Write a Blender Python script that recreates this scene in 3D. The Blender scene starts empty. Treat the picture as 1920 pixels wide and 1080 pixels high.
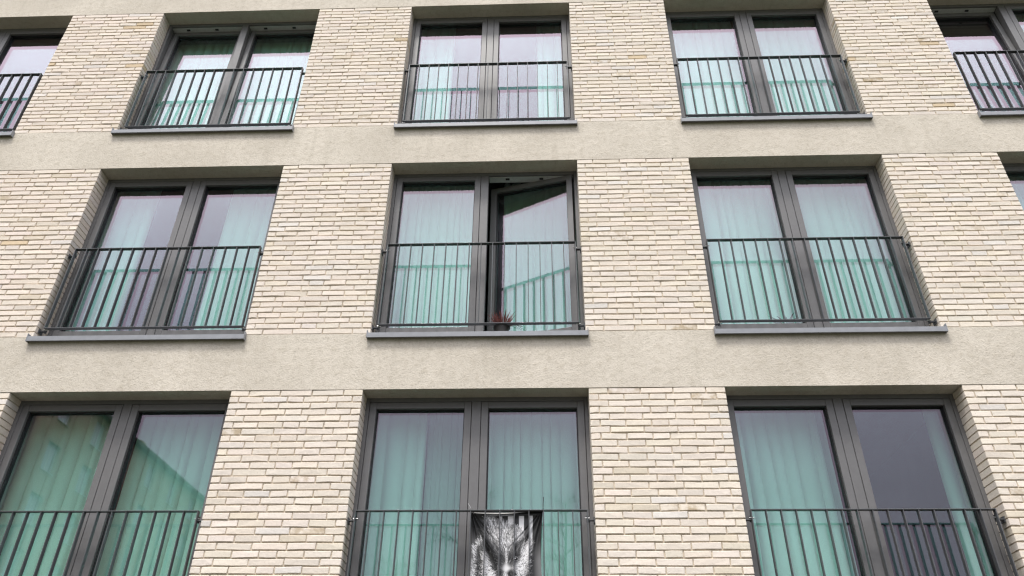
import bpy, math, random
import numpy as np
from mathutils import Vector, Matrix

random.seed(7)
S = bpy.context.scene
COL = S.collection
R = math.radians

# ------------------------------------------------------------------ camera
ZT = 7.444                      # top of the middle row of openings
cam_d = bpy.data.cameras.new('camera')
cam = bpy.data.objects.new('camera', cam_d)
COL.objects.link(cam)
yaw, pitch, roll = -0.04270, 0.58280, 0.01060
cy, sy, cp, sp, cr, sr = math.cos(yaw), math.sin(yaw), math.cos(pitch), math.sin(pitch), math.cos(roll), math.sin(roll)
fw = Vector((sy * cp, cy * cp, sp))
rt = Vector((cy, -sy, 0))
up = rt.cross(fw)
r2 = rt * cr + up * sr
u2 = rt * -sr + up * cr
M = Matrix.Identity(4)
for i in range(3):
    M[i][0], M[i][1], M[i][2] = r2[i], u2[i], -fw[i]
M.translation = Vector((0.5946, -6.3048, 1.6))
cam.matrix_world = M
cam_d.sensor_width = 36.0
cam_d.lens = 1436.18 / 1920 * 36.0
cam_d.clip_start = 0.05
cam_d.clip_end = 2000
S.camera = cam

# ------------------------------------------------------------------ world, sun, exposure
SUN_EL, SUN_AZ = R(66), R(200)     # high, behind the photographer, hidden by cloud
W = bpy.data.worlds.new('World')
S.world = W
W.use_nodes = True
wn, wl = W.node_tree.nodes, W.node_tree.links
wn.clear()
sky = wn.new('ShaderNodeTexSky'); sky.sky_type = 'NISHITA'; sky.sun_disc = False
sky.sun_elevation = SUN_EL; sky.sun_rotation = SUN_AZ
sky.dust_density = 3.0
hsv = wn.new('ShaderNodeHueSaturation'); hsv.inputs['Saturation'].default_value = 0.2
wl.new(sky.outputs[0], hsv.inputs['Color'])
tc = wn.new('ShaderNodeTexCoord')
sep = wn.new('ShaderNodeSeparateXYZ'); wl.new(tc.outputs['Generated'], sep.inputs[0])
ramp = wn.new('ShaderNodeValToRGB')
STOPS = ((0.0, (.20, .205, .225)), (.30, (.28, .28, .32)), (.46, (.52, .52, .60)), (.62, (.98, .97, 1.02)), (.78, (1.22, 1.20, 1.25)), (.88, (.98, .97, 1.0)), (1.0, (1.05, 1.05, 1.06)))
els = ramp.color_ramp.elements
els[0].position = 0.0; els[1].position = 1.0
for q, c in STOPS[1:-1]: els.new(q)
for el_, (q, c) in zip(els, STOPS): el_.color = (c[0] / 1.4, c[1] / 1.4, c[2] / 1.4, 1)
wl.new(sep.outputs['Z'], ramp.inputs[0])
cn = wn.new('ShaderNodeTexNoise'); cn.inputs['Scale'].default_value = 2.6; cn.inputs['Detail'].default_value = 6
wl.new(tc.outputs['Generated'], cn.inputs['Vector'])
cm = wn.new('ShaderNodeMapRange')
cm.inputs['From Min'].default_value = 0.3; cm.inputs['From Max'].default_value = 0.7
cm.inputs['To Min'].default_value = 13.6; cm.inputs['To Max'].default_value = 20.4
wl.new(cn.outputs['Fac'], cm.inputs['Value'])
vm = wn.new('ShaderNodeVectorMath'); vm.operation = 'SCALE'
wl.new(ramp.outputs[0], vm.inputs[0]); wl.new(cm.outputs[0], vm.inputs['Scale'])
mx = wn.new('ShaderNodeMix'); mx.data_type = 'RGBA'
mx.inputs['Factor'].default_value = 0.85
wl.new(hsv.outputs[0], mx.inputs['A']); wl.new(vm.outputs[0], mx.inputs['B'])
bg = wn.new('ShaderNodeBackground'); bg.inputs['Strength'].default_value = 0.108
wl.new(mx.outputs['Result'], bg.inputs['Color'])
wo = wn.new('ShaderNodeOutputWorld'); wl.new(bg.outputs[0], wo.inputs['Surface'])

sun_d = bpy.data.lights.new('sun', 'SUN'); sun_d.energy = 1.5; sun_d.angle = R(12); sun_d.color = (1.0, 0.96, 0.9)
sun = bpy.data.objects.new('sun', sun_d); COL.objects.link(sun)
sd = Vector((math.sin(SUN_AZ) * math.cos(SUN_EL), math.cos(SUN_AZ) * math.cos(SUN_EL), math.sin(SUN_EL)))
sun.rotation_euler = (-sd).to_track_quat('-Z', 'Y').to_euler()

S.view_settings.view_transform = 'Standard'
S.view_settings.look = 'None'
S.view_settings.gamma = 1.0
S.view_settings.exposure = 1.10
S.render.engine = 'CYCLES'
S.cycles.max_bounces = 10
S.cycles.diffuse_bounces = 4
S.cycles.glossy_bounces = 4
S.cycles.transparent_max_bounces = 32
S.cycles.filter_width = 1.25
S.cycles.caustics_reflective = False
S.cycles.caustics_refractive = False

# ------------------------------------------------------------------ materials
def new_mat(name):
    m = bpy.data.materials.new(name); m.use_nodes = True
    m.node_tree.nodes.clear()
    return m, m.node_tree.nodes, m.node_tree.links

def out(n, l, sh):
    o = n.new('ShaderNodeOutputMaterial'); l.new(sh, o.inputs['Surface'])

def pbsdf(n, color=(.5, .5, .5), rough=.6, metal=0.0, spec=0.5):
    b = n.new('ShaderNodeBsdfPrincipled')
    b.inputs['Base Color'].default_value = (*color, 1)
    b.inputs['Roughness'].default_value = rough
    b.inputs['Metallic'].default_value = metal
    b.inputs['Specular IOR Level'].default_value = spec
    return b

def noise(n, l, scale, detail=3, vec=None, rough=.5):
    t = n.new('ShaderNodeTexNoise')
    t.inputs['Scale'].default_value = scale; t.inputs['Detail'].default_value = detail
    t.inputs['Roughness'].default_value = rough
    if vec is not None: l.new(vec, t.inputs['Vector'])
    return t.outputs['Fac']

def maprange(n, l, v, a, b, c, d):
    m = n.new('ShaderNodeMapRange')
    m.inputs['From Min'].default_value = a; m.inputs['From Max'].default_value = b
    m.inputs['To Min'].default_value = c; m.inputs['To Max'].default_value = d
    l.new(v, m.inputs['Value']); return m.outputs[0]

def mixc(n, l, fac, a, b, mode='MIX'):
    m = n.new('ShaderNodeMix'); m.data_type = 'RGBA'; m.blend_type = mode
    for s, v in (('Factor', fac), ('A', a), ('B', b)):
        if isinstance(v, (int, float)): m.inputs[s].default_value = v
        elif isinstance(v, tuple): m.inputs[s].default_value = (*v, 1)
        else: l.new(v, m.inputs[s])
    return m.outputs['Result']

def bump(n, l, h, dist, strength=1.0):
    b = n.new('ShaderNodeBump'); b.inputs['Distance'].default_value = dist
    b.inputs['Strength'].default_value = strength
    l.new(h, b.inputs['Height']); return b.outputs['Normal']

def objco(n):
    return n.new('ShaderNodeTexCoord').outputs['Object']

def mat_simple(name, color, rough=.6, var=.12, scale=30, metal=0.0, spec=.5, bmp=0.0):
    m, n, l = new_mat(name)
    b = pbsdf(n, color, rough, metal, spec)
    f = noise(n, l, scale, 4, objco(n))
    k = maprange(n, l, f, .3, .7, 1 - var, 1 + var)
    v = n.new('ShaderNodeVectorMath'); v.operation = 'SCALE'
    v.inputs[0].default_value = color; l.new(k, v.inputs['Scale'])
    l.new(v.outputs[0], b.inputs['Base Color'])
    if bmp: l.new(bump(n, l, f, bmp), b.inputs['Normal'])
    out(n, l, b.outputs[0]); return m

def mat_plaster():
    m, n, l = new_mat('scraped plaster')
    co = objco(n)
    fine = noise(n, l, 75, 3, co, .7)
    mid = noise(n, l, 16, 4, co, .6)
    big = noise(n, l, 1.3, 4, co, .6)
    c = mixc(n, l, maprange(n, l, big, .38, .62, 0, 1), (.555, .508, .432), (.640, .588, .505))
    c = mixc(n, l, maprange(n, l, mid, .48, .70, 0, .55), c, (.47, .42, .34))
    c = mixc(n, l, maprange(n, l, fine, .55, .72, 0, .55), c, (.30, .265, .205))
    c = mixc(n, l, maprange(n, l, fine, .42, .28, 0, .5), c, (.66, .62, .54))
    # faint vertical run marks
    mp = n.new('ShaderNodeMapping'); mp.inputs['Scale'].default_value = (7, 7, .5); l.new(co, mp.inputs['Vector'])
    run = noise(n, l, 1.0, 5, mp.outputs[0], .65)
    c = mixc(n, l, maprange(n, l, run, .54, .78, 0, .42), c, (.40, .365, .295))
    at = n.new('ShaderNodeAttribute'); at.attribute_name = 'Wear'
    wm = n.new('ShaderNodeMath'); wm.operation = 'MULTIPLY'
    l.new(at.outputs['Fac'], wm.inputs[0]); l.new(maprange(n, l, mid, .3, .65, .25, 1), wm.inputs[1])
    c = mixc(n, l, wm.outputs[0], c, (.33, .305, .255))
    b = pbsdf(n, rough=.95, spec=.15); l.new(c, b.inputs['Base Color'])
    h = n.new('ShaderNodeMath'); h.operation = 'ADD'; l.new(fine, h.inputs[0]); l.new(mid, h.inputs[1])
    l.new(bump(n, l, h.outputs[0], .006, .8), b.inputs['Normal'])
    out(n, l, b.outputs[0]); return m

def mat_brick():
    m, n, l = new_mat('cream slip brick')
    co = objco(n)
    at = n.new('ShaderNodeAttribute'); at.attribute_name = 'Col'
    f = noise(n, l, 40, 5, co, .65)
    g = noise(n, l, 9, 4, co, .6)
    spk = noise(n, l, 120, 2, co)
    c = mixc(n, l, 1.0, at.outputs['Color'], (1, 1, 1), 'MULTIPLY')
    k = maprange(n, l, f, .3, .7, .94, 1.05)
    v = n.new('ShaderNodeVectorMath'); v.operation = 'SCALE'; l.new(c, v.inputs[0]); l.new(k, v.inputs['Scale'])
    c = v.outputs[0]
    st = n.new('ShaderNodeMath'); st.operation = 'MULTIPLY'
    l.new(at.outputs['Alpha'], st.inputs[0]); l.new(maprange(n, l, g, .44, .6, 0, 1), st.inputs[1])
    c = mixc(n, l, st.outputs[0], c, (.36, .27, .15))
    c = mixc(n, l, maprange(n, l, spk, .70, .76, 0, .7), c, (.22, .18, .13))
    b = pbsdf(n, rough=.88, spec=.2); l.new(c, b.inputs['Base Color'])
    l.new(bump(n, l, f, .004, .7), b.inputs['Normal'])
    out(n, l, b.outputs[0]); return m

def mat_glass(name, tint, refl, r0):
    m, n, l = new_mat(name)
    t = n.new('ShaderNodeBsdfTransparent'); t.inputs['Color'].default_value = (*tint, 1)
    g = n.new('ShaderNodeBsdfGlossy'); g.inputs['Color'].default_value = (*refl, 1); g.inputs['Roughness'].default_value = 0.0
    lw = n.new('ShaderNodeLayerWeight'); lw.inputs['Blend'].default_value = .5
    p = n.new('ShaderNodeMath'); p.operation = 'POWER'; l.new(lw.outputs['Facing'], p.inputs[0]); p.inputs[1].default_value = 3.0
    f = maprange(n, l, p.outputs[0], 0, 1, r0, 1)
    # very slight waviness of float glass
    w = noise(n, l, 1.1, 1, objco(n))
    l.new(bump(n, l, w, .0006, .25), g.inputs['Normal'])
    x = n.new('ShaderNodeMixShader'); l.new(f, x.inputs[0]); l.new(t.outputs[0], x.inputs[1]); l.new(g.outputs[0], x.inputs[2])
    out(n, l, x.outputs[0]); return m

def mat_curtain():
    m, n, l = new_mat('white curtain cloth')
    d = n.new('ShaderNodeBsdfDiffuse'); t = n.new('ShaderNodeBsdfTranslucent')
    f = noise(n, l, 90, 2, objco(n))
    c = mixc(n, l, maprange(n, l, f, .3, .7, 0, 1), (.86, .86, .84), (.91, .91, .89))
    l.new(c, d.inputs['Color']); t.inputs['Color'].default_value = (.7, .7, .68, 1)
    x = n.new('ShaderNodeMixShader'); x.inputs[0].default_value = .10
    l.new(d.outputs[0], x.inputs[1]); l.new(t.outputs[0], x.inputs[2])
    out(n, l, x.outputs[0]); return m

def mat_sheer():
    m, n, l = new_mat('thin sheer cloth')
    d = n.new('ShaderNodeBsdfDiffuse'); d.inputs['Color'].default_value = (.8, .8, .8, 1)
    t = n.new('ShaderNodeBsdfTransparent')
    f = noise(n, l, 60, 2, objco(n))
    x = n.new('ShaderNodeMixShader'); x.inputs[0].default_value = .74
    l.new(t.outputs[0], x.inputs[1]); l.new(d.outputs[0], x.inputs[2])
    out(n, l, x.outputs[0]); return m

def mat_attr(name, rough=.7):
    m, n, l = new_mat(name)
    at = n.new('ShaderNodeAttribute'); at.attribute_name = 'Col'
    b = pbsdf(n, rough=rough, spec=.3); l.new(at.outputs['Color'], b.inputs['Base Color'])
    f = noise(n, l, 300, 2, objco(n)); l.new(bump(n, l, f, .0006, .5), b.inputs['Normal'])
    out(n, l, b.outputs[0]); return m

PLASTER = mat_plaster()
BRICK = mat_brick()
MORTAR = mat_simple('sand mortar', (.59, .515, .41), .95, .18, 60, spec=.1, bmp=.003)
FRAME = mat_simple('anthracite window paint', (.140, .138, .139), .42, .05, 25, spec=.45)
RAIL = mat_simple('dark powder coated steel', (.086, .089, .094), .38, .10, 40, spec=.45)
SILL = mat_simple('grey sheet metal', (.245, .255, .275), .40, .10, 12, spec=.5)
GASKET = mat_simple('black rubber', (.012, .012, .013), .6, .1, 30)
REBATE = mat_simple('bare aluminium rebate', (.55, .56, .56), .45, .08, 30, spec=.5)
STEEL = mat_simple('zinc bolt', (.55, .55, .55), .3, .1, 80, metal=.9)
GLASS_OUT = mat_glass('outer pane coating', (.71, .97, .905), (1.0, .80, .945), .112)
GLASS_IN = mat_glass('inner pane coating', (.90, .99, .97), (.88, .90, 1.0), .080)
CURTAIN = mat_curtain()
SHEER = mat_sheer()
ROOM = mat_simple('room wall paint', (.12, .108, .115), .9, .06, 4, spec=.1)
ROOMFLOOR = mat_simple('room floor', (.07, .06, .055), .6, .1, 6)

# ------------------------------------------------------------------ mesh helper
class MB:
    def __init__(self): self.v, self.f, self.m, self.c, self.mats, self.smooth = [], [], [], [], [], False
    def mi(self, mat):
        if mat not in self.mats: self.mats.append(mat)
        return self.mats.index(mat)
    def add(self, vs, fs, mat, col=None):
        o = len(self.v); self.v += [tuple(p) for p in vs]
        k = self.mi(mat)
        for f in fs: self.f.append([o + i for i in f]); self.m.append(k)
        self.c += [col or (1, 1, 1, 0)] * len(vs)
    def box(self, x0, x1, y0, y1, z0, z1, mat, bev=0.0):
        if bev <= 0:
            vs = [(x, y, z) for x in (x0, x1) for y in (y0, y1) for z in (z0, z1)]
            fs = [(0, 1, 3, 2), (4, 6, 7, 5), (0, 4, 5, 1), (2, 3, 7, 6), (0, 2, 6, 4), (1, 5, 7, 3)]
            self.add(vs, fs, mat); return
        b = min(bev, (x1 - x0) * .45, (y1 - y0) * .45, (z1 - z0) * .45)
        X, Y, Z = (x0, x1), (y0, y1), (z0, z1)
        vs, idx = [], {}
        for i in (0, 1):
            for j in (0, 1):
                for k in (0, 1):
                    sx, sy_, sz = (1 - 2 * i) * b, (1 - 2 * j) * b, (1 - 2 * k) * b
                    idx[(i, j, k, 0)] = len(vs); vs.append((X[i], Y[j] + sy_, Z[k] + sz))
                    idx[(i, j, k, 1)] = len(vs); vs.append((X[i] + sx, Y[j], Z[k] + sz))
                    idx[(i, j, k, 2)] = len(vs); vs.append((X[i] + sx, Y[j] + sy_, Z[k]))
        I = lambda i, j, k, a: idx[(i, j, k, a)]
        fs = []
        for s in (0, 1):
            q = [(0, 0), (1, 0), (1, 1), (0, 1)]
            fx = [I(s, a, b_, 0) for a, b_ in q]; fy = [I(a, s, b_, 1) for a, b_ in q]; fz = [I(a, b_, s, 2) for a, b_ in q]
            fs += [fx if s else fx[::-1], fy[::-1] if s else fy, fz if s else fz[::-1]]
        for a in (0, 1):
            for b_ in (0, 1):
                fs.append([I(a, b_, 0, 0), I(a, b_, 1, 0), I(a, b_, 1, 1), I(a, b_, 0, 1)])
                fs.append([I(a, 0, b_, 0), I(a, 1, b_, 0), I(a, 1, b_, 2), I(a, 0, b_, 2)])
                fs.append([I(0, a, b_, 1), I(1, a, b_, 1), I(1, a, b_, 2), I(0, a, b_, 2)])
        for i in (0, 1):
            for j in (0, 1):
                for k in (0, 1): fs.append([I(i, j, k, 0), I(i, j, k, 1), I(i, j, k, 2)])
        self.add(vs, fs, mat)
    def tube(self, pts, rad, mat, n=6, col=None):
        pts = [Vector(p) for p in pts]
        if isinstance(rad, (int, float)): rad = [rad] * len(pts)
        vs, fs = [], []
        for i, p in enumerate(pts):
            d = (pts[min(i + 1, len(pts) - 1)] - pts[max(i - 1, 0)])
            if d.length < 1e-9: d = Vector((0, 0, 1))
            d.normalize()
            a = d.orthogonal().normalized() if i == 0 else (a - d * a.dot(d)).normalized()
            b = d.cross(a)
            for k in range(n):
                t = 2 * math.pi * k / n
                vs.append(p + (a * math.cos(t) + b * math.sin(t)) * rad[i])
        for i in range(len(pts) - 1):
            for k in range(n):
                fs.append((i * n + k, i * n + (k + 1) % n, (i + 1) * n + (k + 1) % n, (i + 1) * n + k))
        fs.append(tuple(range(n))[::-1]); fs.append(tuple((len(pts) - 1) * n + k for k in range(n)))
        self.add(vs, fs, mat, col)
    def build(self, name, parent=None, loc=(0, 0, 0), smooth=False, recalc=False):
        me = bpy.data.meshes.new(name)
        me.from_pydata(self.v, [], self.f)
        for m in self.mats: me.materials.append(m)
        me.polygons.foreach_set('material_index', self.m)
        if smooth: me.polygons.foreach_set('use_smooth', [True] * len(self.f))
        if any(c != (1, 1, 1, 0) for c in self.c):
            a = me.color_attributes.new('Col', 'FLOAT_COLOR', 'POINT')
            a.data.foreach_set('color', np.array(self.c, dtype=np.float32).ravel())
        me.update()
        if recalc:
            import bmesh
            bm = bmesh.new(); bm.from_mesh(me); bmesh.ops.recalc_face_normals(bm, faces=bm.faces); bm.to_mesh(me); bm.free()
        o = bpy.data.objects.new(name, me); COL.objects.link(o)
        o.location = loc
        if parent is not None: o.parent = parent
        return o

def thing(name, label, cat, loc=(0, 0, 0), group=None):
    o = bpy.data.objects.new(name, None); COL.objects.link(o); o.location = loc
    o.empty_display_size = .2
    o['label'] = label; o['category'] = cat
    if group: o['group'] = group
    return o

def tag(o, label, cat, group=None):
    o['label'] = label; o['category'] = cat
    if group: o['group'] = group
    return o

# ------------------------------------------------------------------ setting: ground
m = MB(); m.box(-260, 260, -300, 260, -.6, -.004, mat_simple('short winter lawn', (.055, .062, .030), .95, .3, 1.5, spec=.1))
g = m.build('ground'); g['kind'] = 'structure'
m = MB(); m.box(-60, 60, -9, -1.2, -.3, .004, mat_simple('asphalt paving', (.06, .059, .058), .9, .14, 2.0, spec=.2))
p = m.build('pavement'); p['kind'] = 'structure'

# ------------------------------------------------------------------ the apartment building
house = thing('apartment_building', 'pale brick and plaster apartment building with tall dark framed windows and bar railings',
              'building', (0, 0, 0))
# edges of the openings (x), measured
OPEN = {-2: (-7.654, -5.567), -1: (-4.334, -2.247), 0: (-1.029, 1.029), 1: (2.249, 4.336), 2: (5.564, 7.651)}
ROWS = {'A': (ZT + .580, ZT + 2.757), 'B': (ZT - 2.1875, ZT), 'C': (ZT - 2.776 - 2.1875, ZT - 2.776)}
XE = 8.87
DEPTH = .185                    # reveal

def brick_col(x, z):
    r = random.random()
    k = random.gauss(1, .013)
    base = np.array((.720, .652, .567))
    base = base * np.array((1 + random.gauss(0, .008), 1, 1 + random.gauss(0, .016)))
    st = 0.0
    if r < .005: base = np.array((.60, .49, .34)); k = random.uniform(.92, 1.05)
    elif r < .018: base = np.array((.66, .59, .48))
    elif r < .05: base = np.array((.69, .65, .60)); k = random.uniform(.95, 1.06)
    if random.random() < .020: st = random.uniform(.35, .85)
    # brick tint turns slightly rosier towards the left of the facade
    t = max(0, min(1, (-x) / 5.0))
    base = base * (1 + .008 * t, 1 - .008 * t, 1 - .004 * t)
    return (*(np.clip(base * k, .2, .82)), st)

def add_brick(mb, x0, x1, z0, z1, depth, left=False, right=False):
    col = brick_col((x0 + x1) / 2, z0)
    j = lambda s=.0011: random.gauss(0, s)
    pr = random.uniform(-.0022, .0020)                   # how far it stands out
    lean = random.gauss(0, .0006); tw = random.gauss(0, .0008)
    tilt = max(-.0045, min(.0045, random.gauss(0, .0014)))
    b = .0035
    xm = (x0 + x1) / 2 + random.uniform(-.03, .03) * (x1 - x0) / .24
    sag = random.gauss(0, .0012)
    P = [(x0, z1, -tilt), (xm, z1, sag), (x1, z1, tilt), (x1, z0, tilt), (xm, z0, sag), (x0, z0, -tilt)]
    ring = []
    for x, z, dz in P:
        dx = 0 if (x == x0 and left) or (x == x1 and right) else j(.0012)
        top = 1 if z == z1 else -1
        ring.append((x + dx, -pr + (lean * top) + (tw if x > xm else -tw), z + dz + j(.0009)))
    cx = (x0 + x1) / 2
    front = []
    for (x, y, z), (px, pz, _) in zip(ring, P):
        ix = 0 if px == xm else (b if px == x0 else -b)
        iz = -b if pz == z1 else b
        front.append((x + ix, y - b + j(.0006), z + iz))
    back = [(x if not ((px == x0 and left) or (px == x1 and right)) else px, depth, pz + dz * .3) for (x, y, z), (px, pz, dz) in zip(ring, P)]
    vs = front + ring + back
    fs = [(0, 5, 4, 3, 2, 1)]
    for i in range(6):
        k = (i + 1) % 6
        fs.append((i, k, 6 + k, 6 + i))
        fs.append((6 + i, 6 + k, 12 + k, 12 + i))
    mb.add(vs, fs, BRICK, col)

LA = [58, 153, 153, 102, 151, 152, 59]
LB1 = [116, 198, 198, 198, 118]
LB2 = [154, 164, 198, 198, 114]
LB3 = [116, 200, 198, 164, 150]

def brick_field(mb, x0, x1, z0, z1, n, wrapL, wrapR, reps=1):
    pit = (z1 - z0) / n
    for i in range(n):
        zt = z1 - i * pit
        if i % 2: seq = LA
        elif i == 0: seq = LB1
        else: seq = (LB2, LB3, LB1, LB3, LB2)[(i // 2) % 5]
        if reps > 1: seq = [a for _ in range(reps) for a in seq]
        tot = float(sum(seq)); x = x0
        bed = .0112
        for q, a in enumerate(seq):
            w = a / tot * (x1 - x0)
            lo, hi = x, x + w
            first, last = q == 0, q == len(seq) - 1
            jt = .0050
            d = .06
            if (first and wrapL) or (last and wrapR): d = DEPTH - .002
            zz = zt - bed / 2 + random.gauss(0, .0007)
            add_brick(mb, lo + (0 if first and wrapL else jt), hi - (0 if last and wrapR else jt), zt - pit + bed / 2 + random.gauss(0, .0007), zz, d,
                      first and wrapL, last and wrapR)
            x += w

def pier(x0, x1, z0, z1, wrapL=True, wrapR=True, n=35, reps=1):
    mb = MB()
    mb.box(x0 + .009 * wrapL, x1 - .009 * wrapR, .0065, .30, z0 + .002, z1 - .002, MORTAR)
    brick_field(mb, x0, x1, z0, z1, n, wrapL, wrapR, reps)
    return mb.build('brick_pier', house)

cols = sorted(OPEN)
for row, (z0, z1) in ROWS.items():
    pier(-XE, OPEN[-2][0], z0, z1, False, True)
    for a, b in zip(cols, cols[1:]): pier(OPEN[a][1], OPEN[b][0], z0, z1)
    pier(OPEN[2][1], XE, z0, z1, True, False)
# brick strip above the top band, full width, and a coping
TOPB = ROWS['A'][1] + .588
pier(-XE, XE, TOPB, TOPB + .75, False, False, 12, 14)

def band(z0, z1, y0=-.005):
    mb = MB(); mb.box(-XE - .003, XE + .003, y0 + .001, .31, z0, z1, PLASTER)
    # face coat as a fine sheet that carries the run-off dirt below the sill ends
    nx, nz = 440, 14
    vs, wr = [], []
    rw = random.Random(int(z0 * 100))
    ends = [(x + s_ * .012, rw.uniform(.25, .6), rw.uniform(.03, .07), rw.uniform(.18, .5)) for a_, b_ in OPEN.values() for x, s_ in ((a_, -1), (b_, 1))]
    ends += [(rw.uniform(a_, b_), rw.uniform(.05, .22), rw.uniform(.02, .10), rw.uniform(.1, .45)) for a_, b_ in OPEN.values() for _ in range(4)]
    for k in range(nz + 1):
        z = z0 + (z1 - z0) * k / nz
        for i in range(nx + 1):
            x = -XE - .003 + (2 * XE + .006) * i / nx
            d = z1 - z
            w = sum(st_ * math.exp(-((x - ex) / sx_) ** 2) * max(0, 1 - d / ln_) for ex, st_, sx_, ln_ in ends if abs(x - ex) < .35)
            vs.append((x, y0, z)); wr.append(min(.7, w))
    n0 = len(mb.v)
    fs = [(k * (nx + 1) + i, k * (nx + 1) + i + 1, (k + 1) * (nx + 1) + i + 1, (k + 1) * (nx + 1) + i) for k in range(nz) for i in range(nx)]
    mb.add(vs, fs, PLASTER)
    o = mb.build('plaster_band', house)
    at = o.data.attributes.new('Wear', 'FLOAT', 'POINT')
    at.data.foreach_set('value', np.array([0.0] * n0 + wr, dtype=np.float32))
    return o
band(ROWS['A'][1], TOPB)
band(ROWS['B'][1], ROWS['A'][0])
band(ROWS['C'][1], ROWS['B'][0])
mb = MB(); mb.box(-XE - .003, XE + .003, -.005, .31, .25, ROWS['C'][0], PLASTER, .005)
mb.build('ground_floor_wall', house)
mb = MB(); mb.box(-XE - .004, XE + .004, -.012, .32, -.3, .25, mat_simple('grey plinth render', (.22, .21, .20), .9, .15, 8), .006)
mb.build('plinth', house)
mb = MB(); mb.box(-XE - .05, XE + .05, -.06, .45, TOPB + .75, TOPB + .80, SILL, .006); mb.build('roof_coping', house)
# rear shell: side walls, back wall and flat roof
mb = MB()
mb.box(-XE, -XE + .3, .32, 10.3, 0, TOPB + .75, PLASTER); mb.box(XE - .3, XE, .32, 10.3, 0, TOPB + .75, PLASTER)
mb.box(-XE + .3, XE - .3, 10.0, 10.3, 0, TOPB + .75, PLASTER)
mb.box(-XE + .3, XE - .3, .32, 10.0, TOPB + .30, TOPB + .55, MORTAR)
mb.build('rear_wall', house)

# ------------------------------------------------------------------ windows
def sash_mesh(w, h, mat=FRAME):
    """casement frame, lower hinge corner at x=0, z=0, running to x=w, z=h; faces -y"""
    P = .064
    mb = MB()
    y0, y1 = -.053, .030
    mb.box(0, P, y0, y1, 0, h, mat, .003); mb.box(w - P, w, y0, y1, 0, h, mat, .003)
    mb.box(P, w - P, y0 + .0006, y1, h - P, h, mat, .003); mb.box(P, w - P, y0 + .0006, y1, 0, P + .012, mat, .003)
    g = .007                     # gasket line round the pane
    a, b, c, d = P, w - P, P + .012, h - P
    for x0, x1, z0, z1 in ((a, a + g, c, d), (b - g, b, c, d), (a + g, b - g, c, c + g), (a + g, b - g, d - g, d)):
        mb.box(x0, x1, -.022, .004, z0, z1, GASKET)
    return mb, (a, b, c, d)

def pane_mesh(a, b, c, d):
    mb = MB()
    y0, y1 = 0.0, .025
    mb.add([(a, y0, c), (b, y0, c), (b, y0, d), (a, y0, d)], [(0, 1, 2, 3)], GLASS_OUT)
    mb.add([(a, y1, c), (b, y1, c), (b, y1, d), (a, y1, d)], [(3, 2, 1, 0)], GLASS_IN)
    for x0, x1, z0, z1 in ((a - .004, a + .010, c, d), (b - .010, b + .004, c, d), (a + .01, b - .01, c, c + .01), (a + .01, b - .01, d - .01, d)):
        mb.box(x0, x1, y0 + .002, y1 - .002, z0, z1, GASKET)      # spacer bar
    return mb

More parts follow.
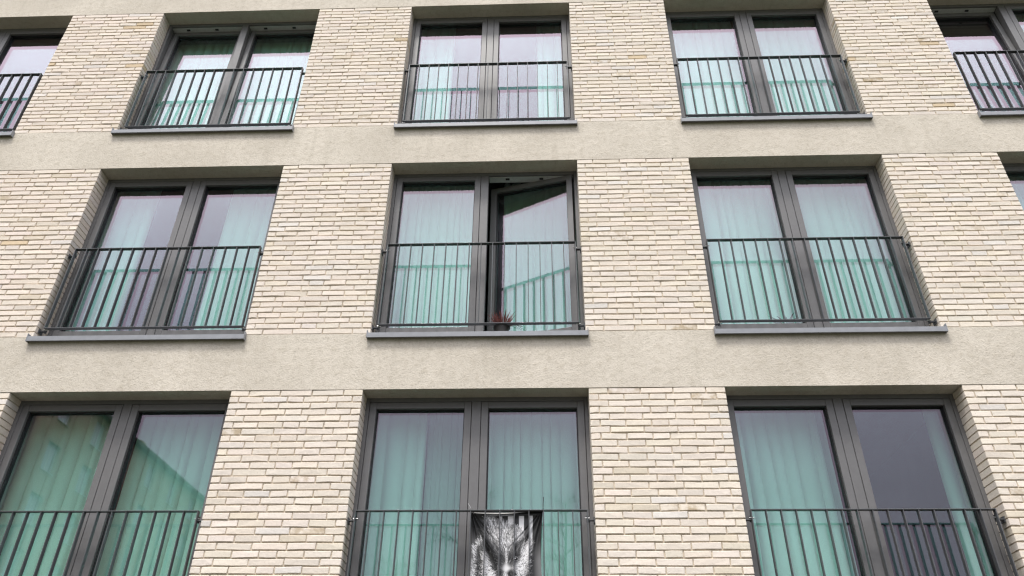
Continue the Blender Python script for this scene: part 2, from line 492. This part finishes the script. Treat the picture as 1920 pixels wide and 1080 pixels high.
def window(col, row, left=None, right=None, note=None):
    """left / right: None shut, ('tilt', metres) top leaning in, ('turn', degrees) swung in about the outer side"""
    x0, x1 = OPEN[col]; z0, z1 = ROWS[row]
    xc, hw, H = (x0 + x1) / 2, (x1 - x0) / 2, z1 - z0
    win = bpy.data.objects.new('window', None); COL.objects.link(win); win.parent = house
    win.location = (xc, 0, z0); win.empty_display_size = .2
    if note: win['label'] = note
    mb = MB()
    yf, yb = DEPTH, .275
    s = .034
    zb = .035
    mb.box(-hw - .04, -hw + s, yf, yb, zb, H + .03, FRAME, .003)
    mb.box(hw - s, hw + .04, yf, yb, zb, H + .03, FRAME, .003)
    mb.box(-hw + s, hw - s, yf + .0006, yb, H - .040, H + .03, FRAME, .003)
    mb.box(-hw + s, hw - s, yf + .0006, yb, zb, zb + .06, FRAME, .003)
    mb.box(-.0425, .0425, yf + .0012, yb, zb + .06, H - .040, FRAME, .003)
    mb.build('frame', win)
    # inner rebate with its striker plates, seen when a leaf leaves the frame
    mb = MB()
    for a, b in ((-hw + s, -.0425), (.0425, hw - s)):
        mb.box(a + .004, b - .004, yf + .03, yb + .03, H - .046, H - .0405, REBATE)
        for t in (.22, .62):
            xx = a + (b - a) * t
            mb.box(xx - .022, xx + .022, yf + .045, yf + .07, H - .058, H - .046, GASKET, .002)
    mb.build('rebate', win)
    sw = hw - s - .0425 - .008
    sh = H - .040 - zb - .06 - .008
    for side, st in ((-1, left), (1, right)):
        xa = -hw + s + .004 if side < 0 else .0425 + .004
        za = zb + .064
        mb, (a, b, c, d) = sash_mesh(sw, sh)
        pm = pane_mesh(a, b, c, d)
        T = Matrix.Translation((xa, .238, za))
        if st and st[0] == 'tilt':
            T = T @ Matrix.Rotation(-math.atan2(st[1], sh), 4, 'X')
        if st and st[0] == 'turn':
            px = sw if side > 0 else 0
            ang = R(st[1]) * (-1 if side > 0 else 1)
            T = T @ Matrix.Translation((px, .03, 0)) @ Matrix.Rotation(ang, 4, 'Z') @ Matrix.Translation((-px, -.03, 0))
        so = mb.build('sash', win); so.matrix_basis = T
        po = pm.build('pane', win); po.matrix_basis = T
        if st: so['label'] = 'window leaf tilted inwards at the top' if st[0] == 'tilt' else 'window leaf swung inwards'
    # sill of folded sheet metal with upstand caps
    mb = MB()
    e = hw + .017
    mb.add([(-hw + .003, .19, .040), (hw - .003, .19, .040), (hw - .003, -.006, .004), (-hw + .003, -.006, .004),
            (-hw + .003, .19, .037), (hw - .003, .19, .037), (hw - .003, -.006, .001), (-hw + .003, -.006, .001)],
           [(3, 2, 1, 0), (4, 5, 6, 7), (0, 1, 5, 4)], SILL)
    mb.add([(-e, -.0064, .003), (e, -.0064, .003), (e, -.047, -.016), (-e, -.047, -.016),
            (-e, -.0064, .000), (e, -.0064, .000), (e, -.047, -.019), (-e, -.047, -.019)],
           [(3, 2, 1, 0), (4, 5, 6, 7), (0, 1, 5, 4), (2, 3, 7, 6), (1, 2, 6, 5), (3, 0, 4, 7)], SILL)
    mb.box(-e, e, -.050, -.0472, -.066, -.015, SILL, .0008)
    mb.box(-e, e, -.0468, -.038, -.066, -.063, SILL)
    for s_ in (-1, 1):
        xa, xb = (-e - .005, -e + .001) if s_ < 0 else (e - .001, e + .005)
        mb.box(xa, xb, -.053, -.0065, -.068, .016, SILL, .0015)
    mb.build('sill', win)
    # the room behind
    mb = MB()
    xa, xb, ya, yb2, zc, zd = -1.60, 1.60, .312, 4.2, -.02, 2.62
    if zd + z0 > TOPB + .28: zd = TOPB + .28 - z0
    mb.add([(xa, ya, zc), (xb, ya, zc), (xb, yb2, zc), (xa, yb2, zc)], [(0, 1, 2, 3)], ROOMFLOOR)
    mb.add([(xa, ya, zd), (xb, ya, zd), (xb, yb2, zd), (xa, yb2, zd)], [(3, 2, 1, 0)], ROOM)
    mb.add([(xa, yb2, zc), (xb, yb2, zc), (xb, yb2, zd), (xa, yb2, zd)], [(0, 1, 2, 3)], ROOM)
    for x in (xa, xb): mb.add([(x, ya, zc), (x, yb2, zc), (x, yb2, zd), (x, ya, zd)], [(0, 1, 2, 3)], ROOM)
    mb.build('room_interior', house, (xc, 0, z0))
    return win

TILT = ('tilt', .095)
SPEC = {('A', -1): (TILT, TILT, 'window with both leaves tilted inwards'),
        ('A', 2): (TILT, None, 'window with its left leaf tilted inwards'),
        ('B', 0): (None, ('turn', 14.3), 'window with its right leaf swung open inwards')}
for row in 'ABC':
    for col in cols:
        window(col, row, *SPEC.get((row, col), (None, None, None)))

# ------------------------------------------------------------------ railings
def railing(col, row):
    x0, x1 = OPEN[col]; z0, z1 = ROWS[row]
    xc, hw = (x0 + x1) / 2, (x1 - x0) / 2
    r = bpy.data.objects.new('railing', None); COL.objects.link(r); r.parent = house
    r.location = (xc, 0, z1); r.empty_display_size = .2
    h = hw - .056
    ya, yb = .018, .062
    ZTOP, ZBOT = -1.101, -2.074
    def part(name, *a):
        mb = MB(); mb.box(*a, RAIL, .0015); return mb.build(name, r)
    part('top_rail', -h, h, ya, yb, ZTOP - .008, ZTOP)
    part('bottom_rail', -h, h, ya, yb, ZBOT, ZBOT + .008)
    for i in range(17):
        x = -h + .004 + (2 * h - .008) * i / 16
        t = .0045 if i in (0, 16) else .0038
        part('bar', x - t, x + t, ya + (.0004 if i in (0, 16) else .0012), yb - .001, ZBOT + .0082, ZTOP - .0082)
    for s in (-1, 1):
        for z in (ZTOP - .085, ZBOT - .022):
            mb = MB()
            xa, xb = sorted((s * (h - .002), s * (hw - .001)))
            mb.box(xa, xb, .040, .075, z, z + .008, RAIL, .001)
            xa, xb = sorted((s * (hw - .009), s * (hw - .001)))
            mb.box(xa, xb, .034, .098, z - .020, z + .028, RAIL, .001)
            xa, xb = sorted((s * (h - .012), s * (h + .010)))
            mb.box(xa, xb, .0625, .069, z - .012, z + .045, RAIL, .001)
            mb.tube([(s * (h - .028), .050, z + .02), (s * (h + .012), .050, z + .02)], .006, STEEL, 8)
            mb.build('bracket', r)
    return r
for row in 'ABC':
    for col in cols: railing(col, row)

# ------------------------------------------------------------------ curtains
def curtain(label, col, row, xa, xb, y=.46, amp=.026, pitch=.095, seed=1, lean=0.0, mat=None, name='curtain', flare=0.0, group='white curtains behind the windows', top=2.48, cat='curtain'):
    rnd = random.Random(seed)
    x0, x1 = OPEN[col]; z0, z1 = ROWS[row]; xc = (x0 + x1) / 2
    if z0 + top > TOPB + .2: top = TOPB + .2 - z0
    W_ = xb - xa
    nf = max(3, int(W_ / pitch))
    nx, nz = nf * 12, 22
    # uneven pleats: warp the phase
    ph = [0.0]
    for i in range(nf): ph.append(ph[-1] + rnd.uniform(.55, 1.5))
    ph = [p_ / ph[-1] for p_ in ph]
    A = [rnd.uniform(.45, 1.3) for _ in range(nf + 1)]
    drift = [rnd.gauss(0, .010) for _ in range(nf + 1)]
    vs, fs = [], []
    for k in range(nz + 1):
        t = k / nz
        z = .03 + (top - .03) * t
        low = 1 - t
        for i in range(nx + 1):
            u = i / nx
            j = min(nf - 1, max(0, next((q for q in range(nf) if ph[q + 1] >= u - 1e-9), nf - 1)))
            f = (u - ph[j]) / max(1e-6, ph[j + 1] - ph[j])
            a = A[j] * (1 - f) + A[j + 1] * f
            dx = (drift[j] * (1 - f) + drift[j + 1] * f) * low
            wv = 2 * math.sin(math.pi * min(1, max(0, f))) ** .62 - 1
            yy = y - amp * a * wv * (.55 + .45 * low) + .006 * math.sin(9 * u + 5 * t + seed)
            xx = xa + W_ * u + dx + lean * low + flare * low * (u - .5) * W_ - .016 * math.sin(2 * math.pi * f) * a * (.5 + .5 * low)
            vs.append((xx, yy, z))
    for k in range(nz):
        for i in range(nx):
            o = k * (nx + 1) + i
            fs.append((o, o + 1, o + nx + 2, o + nx + 1))
    mb = MB(); mb.add(vs, fs, mat or CURTAIN)
    o = mb.build(name, None, (xc, 0, z0), smooth=True)
    return tag(o, label, cat, group)

CU = [
 ('white curtain drawn behind the left leaf of the tilted window, top row', -1, 'A', -1.15, -.03, 11),
 ('white curtain drawn behind the right leaf of the tilted window, top row', -1, 'A', .03, 1.15, 12),
 ('white curtain pulled to the left side of the top middle window', 0, 'A', -1.10, -.50, 13),
 ('white curtain pulled to the right side of the top middle window', 0, 'A', .60, 1.12, 14),
 ('white curtain filling the left leaf of the shut top window right of centre', 1, 'A', -1.15, -.07, 15),
 ('white curtain filling the right leaf of the shut top window right of centre', 1, 'A', .22, 1.15, 16),
 ('white curtain edge in the half tilted window at the top right corner', 2, 'A', .26, 1.15, 17),
 ('white curtain on the left of the gap in the middle row left window', -1, 'B', -1.10, -.56, 18),
 ('white curtain on the right of the gap in the middle row left window', -1, 'B', .31, 1.15, 19),
 ('white curtain behind the shut leaf beside the open leaf', 0, 'B', -1.15, -.05, 20),
 ('white curtain behind the leaf that is swung open', 0, 'B', .20, 1.15, 21),
 ('white curtain behind the left leaf above the spiky indoor plant', 1, 'B', -1.15, .0, 22),
 ('white curtain in the right leaf beside the spiky plant window mullion', 1, 'B', .22, 1.07, 23),
 ('curtain in the cut off window at the right edge of the middle row', 2, 'B', -1.15, -.30, 24),
 ('greenish curtain under the mirrored ochre house wall, left leaf', -1, 'C', -1.15, -.03, 25),
 ('greenish curtain crossed by the mirrored slanting roof edge, right leaf', -1, 'C', .03, 1.15, 26),
 ('teal curtain in the leaf to the left of the animal banner', 0, 'C', -1.15, -.49, 27),
 ('teal curtain in the leaf directly above the animal banner', 0, 'C', .0, 1.15, 28),
 ('teal curtain filling the left leaf of the lower right window', 1, 'C', -1.15, -.13, 29),
 ('narrow teal curtain at the far right of the lower right window', 1, 'C', .885, 1.15, 30),
]
for lab, c, r, a, b, sd_ in CU:
    yy = .72 if (c, r) == (0, 'B') and a > 0 else .52
    xo_ = sum(OPEN[c]) / 2
    k_ = (6.30 + yy) / 6.75
    a, b = [(.5946 + (v + xo_ - .5946) * k_ - xo_) if abs(v) < 1.1 else v * 1.05 for v in (a, b)]
    curtain(lab, c, r, a, b, y=yy, seed=sd_, pitch=.085 if sd_ in (20, 28) else .12, amp=.038 if sd_ in (20, 28) else .052,
            flare=.06 if sd_ in (19, 16) else 0.0)
curtain('thin grey sheer between the teal curtain and the lower middle mullion', 0, 'C', -.50, -.02, y=.64, seed=41, mat=SHEER, name='sheer_curtain',
        pitch=.06, amp=.018, group='thin sheers beside the curtains')
curtain('thin grey sheer beside the mullion in the lower right window', 1, 'C', -.15, .0, y=.64, seed=42, mat=SHEER, name='sheer_curtain',
        pitch=.05, amp=.016, group='thin sheers beside the curtains')

# ------------------------------------------------------------------ plant pot on the sill by the open leaf
zB0, zC0 = ROWS['B'][0], ROWS['C'][0]
POT = mat_simple('dark plastic pot', (.022, .020, .018), .5, .2, 30)
SOIL = mat_simple('dry soil', (.05, .035, .025), .95, .3, 90)
RED = mat_simple('dry red leaf', (.115, .023, .018), .7, .45, 40)
TWIG = mat_simple('dead twig', (.10, .085, .07), .8, .3, 40)
GREEN = mat_simple('spiky leaf', (.10, .13, .085), .6, .3, 20)

def lathe(mb, prof, mat, n=24, c=(0, 0)):
    vs, fs = [], []
    for r_, z in prof:
        for k in range(n):
            t = 2 * math.pi * k / n
            vs.append((c[0] + r_ * math.cos(t), c[1] + r_ * math.sin(t), z))
    for i in range(len(prof) - 1):
        for k in range(n):
            fs.append((i * n + k, i * n + (k + 1) % n, (i + 1) * n + (k + 1) % n, (i + 1) * n + k))
    fs.append(tuple(range(n))[::-1])
    mb.add(vs, fs, mat)

def leaf(mb, base, tip, width, mat, side=None, bow=0.0):
    a, b = Vector(base), Vector(tip)
    d = b - a
    s = d.cross(Vector((0, -1, .3))).normalized() * width if side is None else Vector(side).normalized() * width
    upv = Vector((0, 0, bow))
    pts, n = [], 5
    vs, fs = [], []
    for i in range(n + 1):
        t = i / n
        c = a + d * t + upv * math.sin(math.pi * t)
        w = math.sin(math.pi * min(1, .18 + .82 * t)) if t < 1 else .02
        nrm = d.cross(s).normalized() * width * .25
        vs += [c - s * w, c + nrm * w, c + s * w]
    for i in range(n):
        o = i * 3
        fs += [(o, o + 1, o + 4, o + 3), (o + 1, o + 2, o + 5, o + 4)]
    mb.add(vs, fs, mat)

rnd = random.Random(3)
px_, py_ = .225, .108
pl = thing('potted_plant', 'dark pot with a dry red plant on the sill by the open leaf', 'plant', (px_, py_, zB0 + .032))
mb = MB()
lathe(mb, [(.058, 0), (.063, .01), (.074, .075), (.082, .077), (.082, .094), (.075, .094), (.073, .08)], POT)
mb.build('pot', pl, smooth=False)
mb = MB(); lathe(mb, [(.072, .07), (.072, .082), (.04, .088), (.001, .089)], SOIL); mb.build('soil', pl)
mb = MB()
for i in range(120):
    t = rnd.uniform(0, 2 * math.pi); rr = rnd.uniform(0, .05)
    b0 = (rr * math.cos(t), rr * math.sin(t) * .6, .085)
    ln = rnd.uniform(.07, .20); sp_ = rnd.uniform(.15, .85)
    tip = (b0[0] * 1.6 + math.cos(t) * ln * sp_ * .75, b0[1] + math.sin(t) * ln * sp_ * .45, .085 + ln * math.sqrt(max(.05, 1 - (sp_ * .7) ** 2)))
    leaf(mb, b0, tip, rnd.uniform(.002, .0055), RED, bow=rnd.uniform(-.01, .012))
mb.build('foliage', pl)
mb = MB()
for i in range(9):
    ang = rnd.uniform(-.25, .65)
    ln = rnd.uniform(.10, .20)
    b0 = Vector((.05, -.01 + rnd.uniform(-.02, .02), .095))
    mid = b0 + Vector((ln * .5, -.01, .03 * math.sin(ang)))
    tip = b0 + Vector((ln * math.cos(ang), rnd.uniform(-.03, .02), ln * math.sin(ang) * .7 - .03))
    mb.tube([b0, mid, tip], [.0022, .0018, .001], TWIG, 5)
for i in range(6):
    b0 = Vector((.16 + rnd.uniform(-.02, .05), -.01, .10)); mb.tube([b0, b0 + Vector((rnd.uniform(-.03, .06), 0, rnd.uniform(.01, .05)))], .0012, TWIG, 4)
mb.build('twigs', pl)

# spiky plant standing indoors behind the glass
xs = (OPEN[1][0] + OPEN[1][1]) / 2
sp1 = thing('spiky_plant', 'spiky grey leaved plant standing behind the glass, low in the left leaf', 'plant', (xs - .24, .350, zB0 + .00))
mb = MB(); lathe(mb, [(.045, .06), (.050, .07), (.060, .20), (.064, .20), (.064, .215), (.055, .215)], POT); mb.build('pot', sp1)
mb = MB()
for ang, ln, w in ((178, .26, .010), (158, .20, .022), (140, .22, .012), (120, .16, .012), (85, .14, .014), (60, .20, .012), (40, .18, .018), (18, .24, .012), (5, .2, .01), (170, .14, .015)):
    a_ = R(ang)
    leaf(mb, (0, 0, .21), (math.cos(a_) * ln, rnd.uniform(-.02, .02), .21 + math.sin(a_) * ln + .02), w, GREEN, bow=.02)
mb.build('foliage', sp1)

# ------------------------------------------------------------------ printed banner behind the lower middle railing
def paint():
    N, H = 300, 460
    rs = np.random.RandomState(5)
    vv, uu = np.mgrid[0:H, 0:N] / float(N)
    X, Y = 150 + uu * 990, 205 + vv * 990        # layout units of the print
    sm = lambda a, b, t: np.clip((t - a) / (b - a), 0, 1)
    def poly(pts):
        ins = np.zeros((H, N), bool); n = len(pts)
        for i in range(n):
            (x1, y1), (x2, y2) = pts[i], pts[(i + 1) % n]
            ins ^= ((y1 > Y) != (y2 > Y)) & (X < (x2 - x1) * (Y - y1) / (y2 - y1 + 1e-9) + x1)
        return ins
    img = np.full((H, N), .035)
    img = np.maximum(img, .20 * sm(1000, 1120, X) * sm(560, 900, Y))
    img = np.maximum(img, .22 * sm(330, 160, X) * sm(420, 800, Y))
    for xa, xb, yb in ((545, 585, 420), (662, 740, 520), (812, 882, 640), (952, 1003, 720)):
        img[(X > xa) & (X < xb) & (Y > 258) & (Y < yb)] = .70
    head = poly([(345, 262), (420, 268), (540, 330), (700, 385), (840, 480), (890, 560), (880, 640), (960, 600), (1000, 700), (1005, 830), (960, 1000), (1000, 1800), (140, 1800), (180, 1060), (155, 940), (200, 860), (155, 720), (235, 690), (230, 630), (290, 590), (340, 640), (250, 470), (300, 480), (330, 430)])
    # patches of coat: (cx, cy, sx, sy, angle, tone, weight)
    P = [(600, 500, 260, 190, .4, .42, 1), (640, 600, 90, 170, .1, .66, 1.6), (430, 340, 60, 110, -.6, .50, 1.2), (800, 560, 60, 90, .2, .60, 1.4),
         (330, 430, 50, 110, -.5, .06, 1.6), (400, 720, 60, 170, -.55, .03, 3.2), (490, 900, 50, 150, -.45, .04, 3.2), (560, 830, 40, 130, -.3, .16, 1.6),
         (265, 650, 55, 50, 0, .72, 2.2), (185, 760, 45, 70, 0, .75, 2.2), (285, 860, 45, 170, 0, .05, 2.8), (200, 960, 40, 130, 0, .68, 2.0), (300, 1080, 40, 60, 0, .05, 2),
         (385, 930, 55, 150, -.35, .72, 2.6), (430, 1070, 80, 60, 0, .74, 2.2), (830, 665, 95, 38, -.55, .05, 3.0), (700, 770, 70, 60, .4, .14, 2.0), (770, 870, 75, 75, 0, .06, 2.6),
         (690, 900, 45, 70, 0, .08, 2.2), (600, 930, 30, 90, 0, .07, 2.4), (650, 880, 11, 110, 0, .70, 3.0), (640, 1005, 42, 55, 0, .85, 5), (705, 1060, 45, 30, 0, .02, 5), (590, 1060, 40, 30, 0, .04, 3),
         (880, 860, 48, 150, .35, .80, 3.0), (930, 720, 40, 90, .1, .66, 2.4), (830, 990, 90, 80, .4, .74, 2.2), (985, 860, 28, 150, .1, .05, 2.6), (940, 1080, 45, 60, 0, .06, 2)]
    num = np.full((H, N), .30 * .02); den = np.full((H, N), .02)
    for cx, cy, sx, sy, an, t, w in P:
        c, s = math.cos(an), math.sin(an); dx, dy = X - cx, Y - cy
        a, b = c * dx + s * dy, -s * dx + c * dy
        k = w * np.exp(-((a / sx) ** 2 + (b / sy) ** 2)); num += k * t; den += k
    tone = (num / den) ** 1.45
    img = np.where(head, tone, img)
    ok = np.argwhere(head); n = 7600
    pick = ok[rs.randint(0, len(ok), n)]
    pick = pick[np.argsort(-np.hypot(150 + pick[:, 1] / N * 990 - 650, 205 + pick[:, 0] / N * 990 - 990))]   # outer hair first
    for r_, c_ in pick:
        x, y = 150 + c_ / N * 990, 205 + r_ / N * 990
        if (x - 650) ** 2 + (y - 990) ** 2 < 3000: continue
        a = math.atan2(y - 985, x - 655) + rs.normal(0, .20) + (.35 if x < 500 else -.25 if x > 820 else 0) * (y > 560)
        L = rs.uniform(9, 22); t0 = tone[r_, c_]; z = rs.rand()
        v = t0 * rs.uniform(.75, 1.2)
        if z < .24: v = t0 * .18
        elif z < .46: v = min(.95, t0 * 1.5 + .25 * (t0 > .12) + .06)
        k = np.linspace(0, 1, 18)
        rr = np.clip((r_ + np.sin(a) * L * k).astype(int), 0, H - 1); cc = np.clip((c_ + np.cos(a) * L * k).astype(int), 0, N - 1)
        
        for o_ in (0, 1):
            c2 = np.clip(cc + o_, 0, N - 1); img[rr, c2] = img[rr, c2] * .15 + v * .85
    d = np.hypot(X - 775, (Y - 876) * 1.05)
    img[d < 40] = .02; img[(d > 25) & (d < 34)] = .30; img[d < 21] = .012
    img[np.hypot(X - 767, Y - 868) < 8] = .8
    return np.clip(img * 1.2, .008, .92)

zCt = ROWS['C'][1]
ban = thing('printed_banner', 'black and white cloth banner printed with a furry animal face, tied behind the railing', 'banner', (.297, .070, zCt - 1.100))
P_ = paint(); N_ = P_.shape[1]
bw, bh, nb = .605, .86, 230
vs, fs, cs = [], [], []
for k in range(nb + 1):
    v = k / nb
    for i in range(nb + 1):
        u = i / nb
        # tension folds fan out of the two tied corners
        al, ar = math.atan2(u, v + .02), math.atan2(1 - u, v + .02)
        dl, dr = math.hypot(u, v), math.hypot(1 - u, v)
        fade = lambda d_: min(1, d_ / .12) * max(0, 1 - d_ / .75) ** 1.3
        fl = .014 * math.sin(al * 21) * fade(dl) * (al < .9)
        fl2 = .015 * math.sin(ar * 19 + .5) * fade(dr) * (ar < .9)
        sag = .006 * math.sin(math.pi * u) * max(0, 1 - v * 3)
        pinch = .018 * math.sin(math.pi * min(1, v * 1.1)) * (1 if u < .5 else -1) * abs(2 * u - 1) ** 3
        roll_ = .012 * math.exp(-((v - .035) / .02) ** 2)
        y = -fl - fl2 + .006 * math.sin(5 * u + 2 * v) - roll_ + .010 * v
        vs.append((-bw / 2 + bw * u + pinch, y, -bh * v - sag))
        q = P_[min(P_.shape[0] - 1, int(v * bh / .571 * N_)), min(N_ - 1, int(u * N_))]
        if v < .045: q = .03
        if .028 <= v < .040 and .2 < u < .62: q = .35
        cs.append((q, q, q * 1.02, 1))
for k in range(nb):
    for i in range(nb):
        o = k * (nb + 1) + i; fs.append((o, o + nb + 1, o + nb + 2, o + 1))
mb = MB(); mb.add(vs, fs, mat_attr('printed banner cloth', .28)); mb.c = cs
mb.build('cloth', ban, smooth=True)
TIE = mat_simple('white cable tie', (.6, .6, .6), .4, .1, 40)
TIEB = mat_simple('black cable tie', (.015, .015, .015), .4, .1, 40)
for xx, mt, tail in ((-.302, TIE, (-.018, -.01, .028)), (.306, TIEB, (.004, -.004, .082))):
    mb = MB()
    ring = [(xx + .001 * math.cos(t), -.026 + .028 * math.cos(t), .008 + .014 * math.sin(t)) for t in np.linspace(0, 2 * math.pi, 13)]
    mb.tube(ring, .0022, mt, 5)
    mb.tube([(xx, -.052, .020), (xx + tail[0], -.052 + tail[1], .020 + tail[2])], .0028, mt, 5)
    mb.build('cable_tie', ban)

# ------------------------------------------------------------------ what the glass mirrors: ochre block across the lawn
OCH = mat_simple('ochre render', (.47, .41, .28), .9, .10, 1.2, spec=.15)
WHITE = mat_simple('white window frame', (.7, .7, .68), .5, .05, 20)
SKYGL, n_, l_ = new_mat('far glass with painted sky')
b_ = pbsdf(n_, (.50, .56, .58), .06, 0, 1.0); out(n_, l_, b_.outputs[0])  # pale base colour stands in for mirrored sky and white curtains behind
REV = mat_simple('ochre reveal', (.20, .17, .11), .9, .1, 4)
opp = thing('apartment_block', 'ochre rendered block with small windows, mirrored in the lower left window', 'building', (-25.7, 0, 0))
LOW = MB()
y_near, y_far = -19.0, -64.0
rows_z = [19.15 - 2.75 * k for k in range(7)]
cols_y = [.48 - (21.4 + 3.55 * k) for k in range(12)]
ww, wh = .58, .76
# wall as strips so each window is a real opening
mb = MB()
zprev = 20.2
for zc in rows_z:
    mb.box(-.35, 0, y_far, y_near, zc + wh, zprev, OCH)
    yprev = y_near
    for yc in cols_y:
        mb.box(-.35, 0, yc + ww, yprev, zc - wh, zc + wh, OCH)
        yprev = yc - ww
    mb.box(-.35, 0, y_far, yprev, zc - wh, zc + wh, OCH)
    zprev = zc - wh
mb.box(-.35, 0, y_far, y_near, -.3, zprev, OCH)
mb.box(-12, -.35, y_near - .35, y_near, -.3, 20.2, OCH); mb.box(-12, -.35, y_far, y_far + .35, -.3, 20.2, OCH); mb.box(-12.3, -12, y_far, y_near, -.3, 20.2, OCH)
mb.build('wall', opp)
mb = MB(); mb.box(-12.7, .35, y_far - .3, y_near + .3, 20.2, 20.45, mat_simple('dark roof edge', (.07, .065, .06), .8, .1, 4), .02)
mb.build('roof', opp)
mb = MB()
for yy in (-39.2, -38.6, -38.1): mb.tube([(-.2, yy, 20.4), (-.2, yy + .1, 20.95)], .05, GASKET, 6)
mb.box(-.5, 0, -40.6, -39.9, 20.45, 20.8, OCH); mb.build('roof_vent', opp)
proto = None
for zc in rows_z:
    for yc in cols_y:
        if proto is None:
            mb = MB()
            for a in ((-ww, -ww + .07, -wh, wh), (ww - .07, ww, -wh, wh), (-ww + .07, ww - .07, -wh, -wh + .07), (-ww + .07, ww - .07, wh - .07, wh), (-.035, .035, -wh + .07, wh - .07)):
                mb.box(-.22, -.15, a[0], a[1], a[2], a[3], WHITE)
            mb.box(-.2, -.185, -ww + .07, ww - .07, -wh + .07, wh - .07, SKYGL)
            mb.box(-.14, .06, -ww, ww, -wh - .03, -wh + .01, WHITE)
            proto = mb.build('window', opp); o = proto
        else:
            o = proto.copy(); COL.objects.link(o); o.parent = opp
        o.location = (0, yc, zc)

# bare trees mirrored in the lower middle window
BARK = mat_simple('dark bark', (.055, .045, .038), .9, .3, 12)
BIRCH = mat_simple('pale birch bark', (.42, .40, .37), .85, .35, 5)
def bare_tree(label, loc, height, seed, trunk_mat, spread, droop):
    rnd = random.Random(seed)
    t = thing('bare_tree', label, 'tree', loc, 'bare trees mirrored in the lower middle window')
    mb = MB(); tw = MB()
    n = 10; pts = [Vector((0, 0, -.2))]
    for i in range(1, n + 1): pts.append(Vector((rnd.gauss(0, .06) + pts[-1].x, rnd.gauss(0, .06) + pts[-1].y, height * i / n)))
    rad = [.11 * (1 - i / n) ** .8 + .010 for i in range(n + 1)]
    mb.tube(pts, rad, trunk_mat, 8); mb.build('trunk', t)
    def branch(p, d, L, r, lvl):
        k = 5; q = [p]; dd = d.copy()
        for i in range(k):
            dd = (dd + Vector((rnd.gauss(0, .16), rnd.gauss(0, .16), rnd.gauss(0, .12) - droop * lvl * .12 + .03))).normalized()
            q.append(q[-1] + dd * L / k)
        tw.tube(q, [max(.0025, r * (1 - .85 * i / k)) for i in range(k + 1)], BARK, 4 if lvl else 5)
        if lvl < 2:
            for i in range(1, k + 1):
                for _ in range(2 if lvl == 0 else 1):
                    s = Vector((rnd.gauss(0, 1), rnd.gauss(0, 1), rnd.gauss(.2, .6))).normalized()
                    branch(q[i], (dd * .8 + s * .8).normalized(), L * rnd.uniform(.35, .6), r * .5, lvl + 1)
    for i in range(3, n + 1):
        for _ in range(3):
            a = rnd.uniform(0, 2 * math.pi); up_ = rnd.uniform(.25, .9)
            d = Vector((math.cos(a), math.sin(a), up_)).normalized()
            branch(pts[i].lerp(pts[i - 1], rnd.random()), d, spread * (1.15 - i / n) * rnd.uniform(.6, 1.1) + .3, rad[i] * .38 + .005, 0)
    tw.build('branches', t)
bare_tree('bare tree mirrored right of the animal banner', (1.15, -17.2, 0), 9.3, 4, BARK, 2.3, .0)
bare_tree('pale barked birch mirrored in the left leaf beside the banner', (-1.6, -15.5, 0), 9.4, 9, BIRCH, 2.2, 1.0)
bare_tree('low bare tree mirrored at the bottom left of the banner window', (-4.2, -17.0, 0), 7.6, 15, BARK, 2.4, .2)
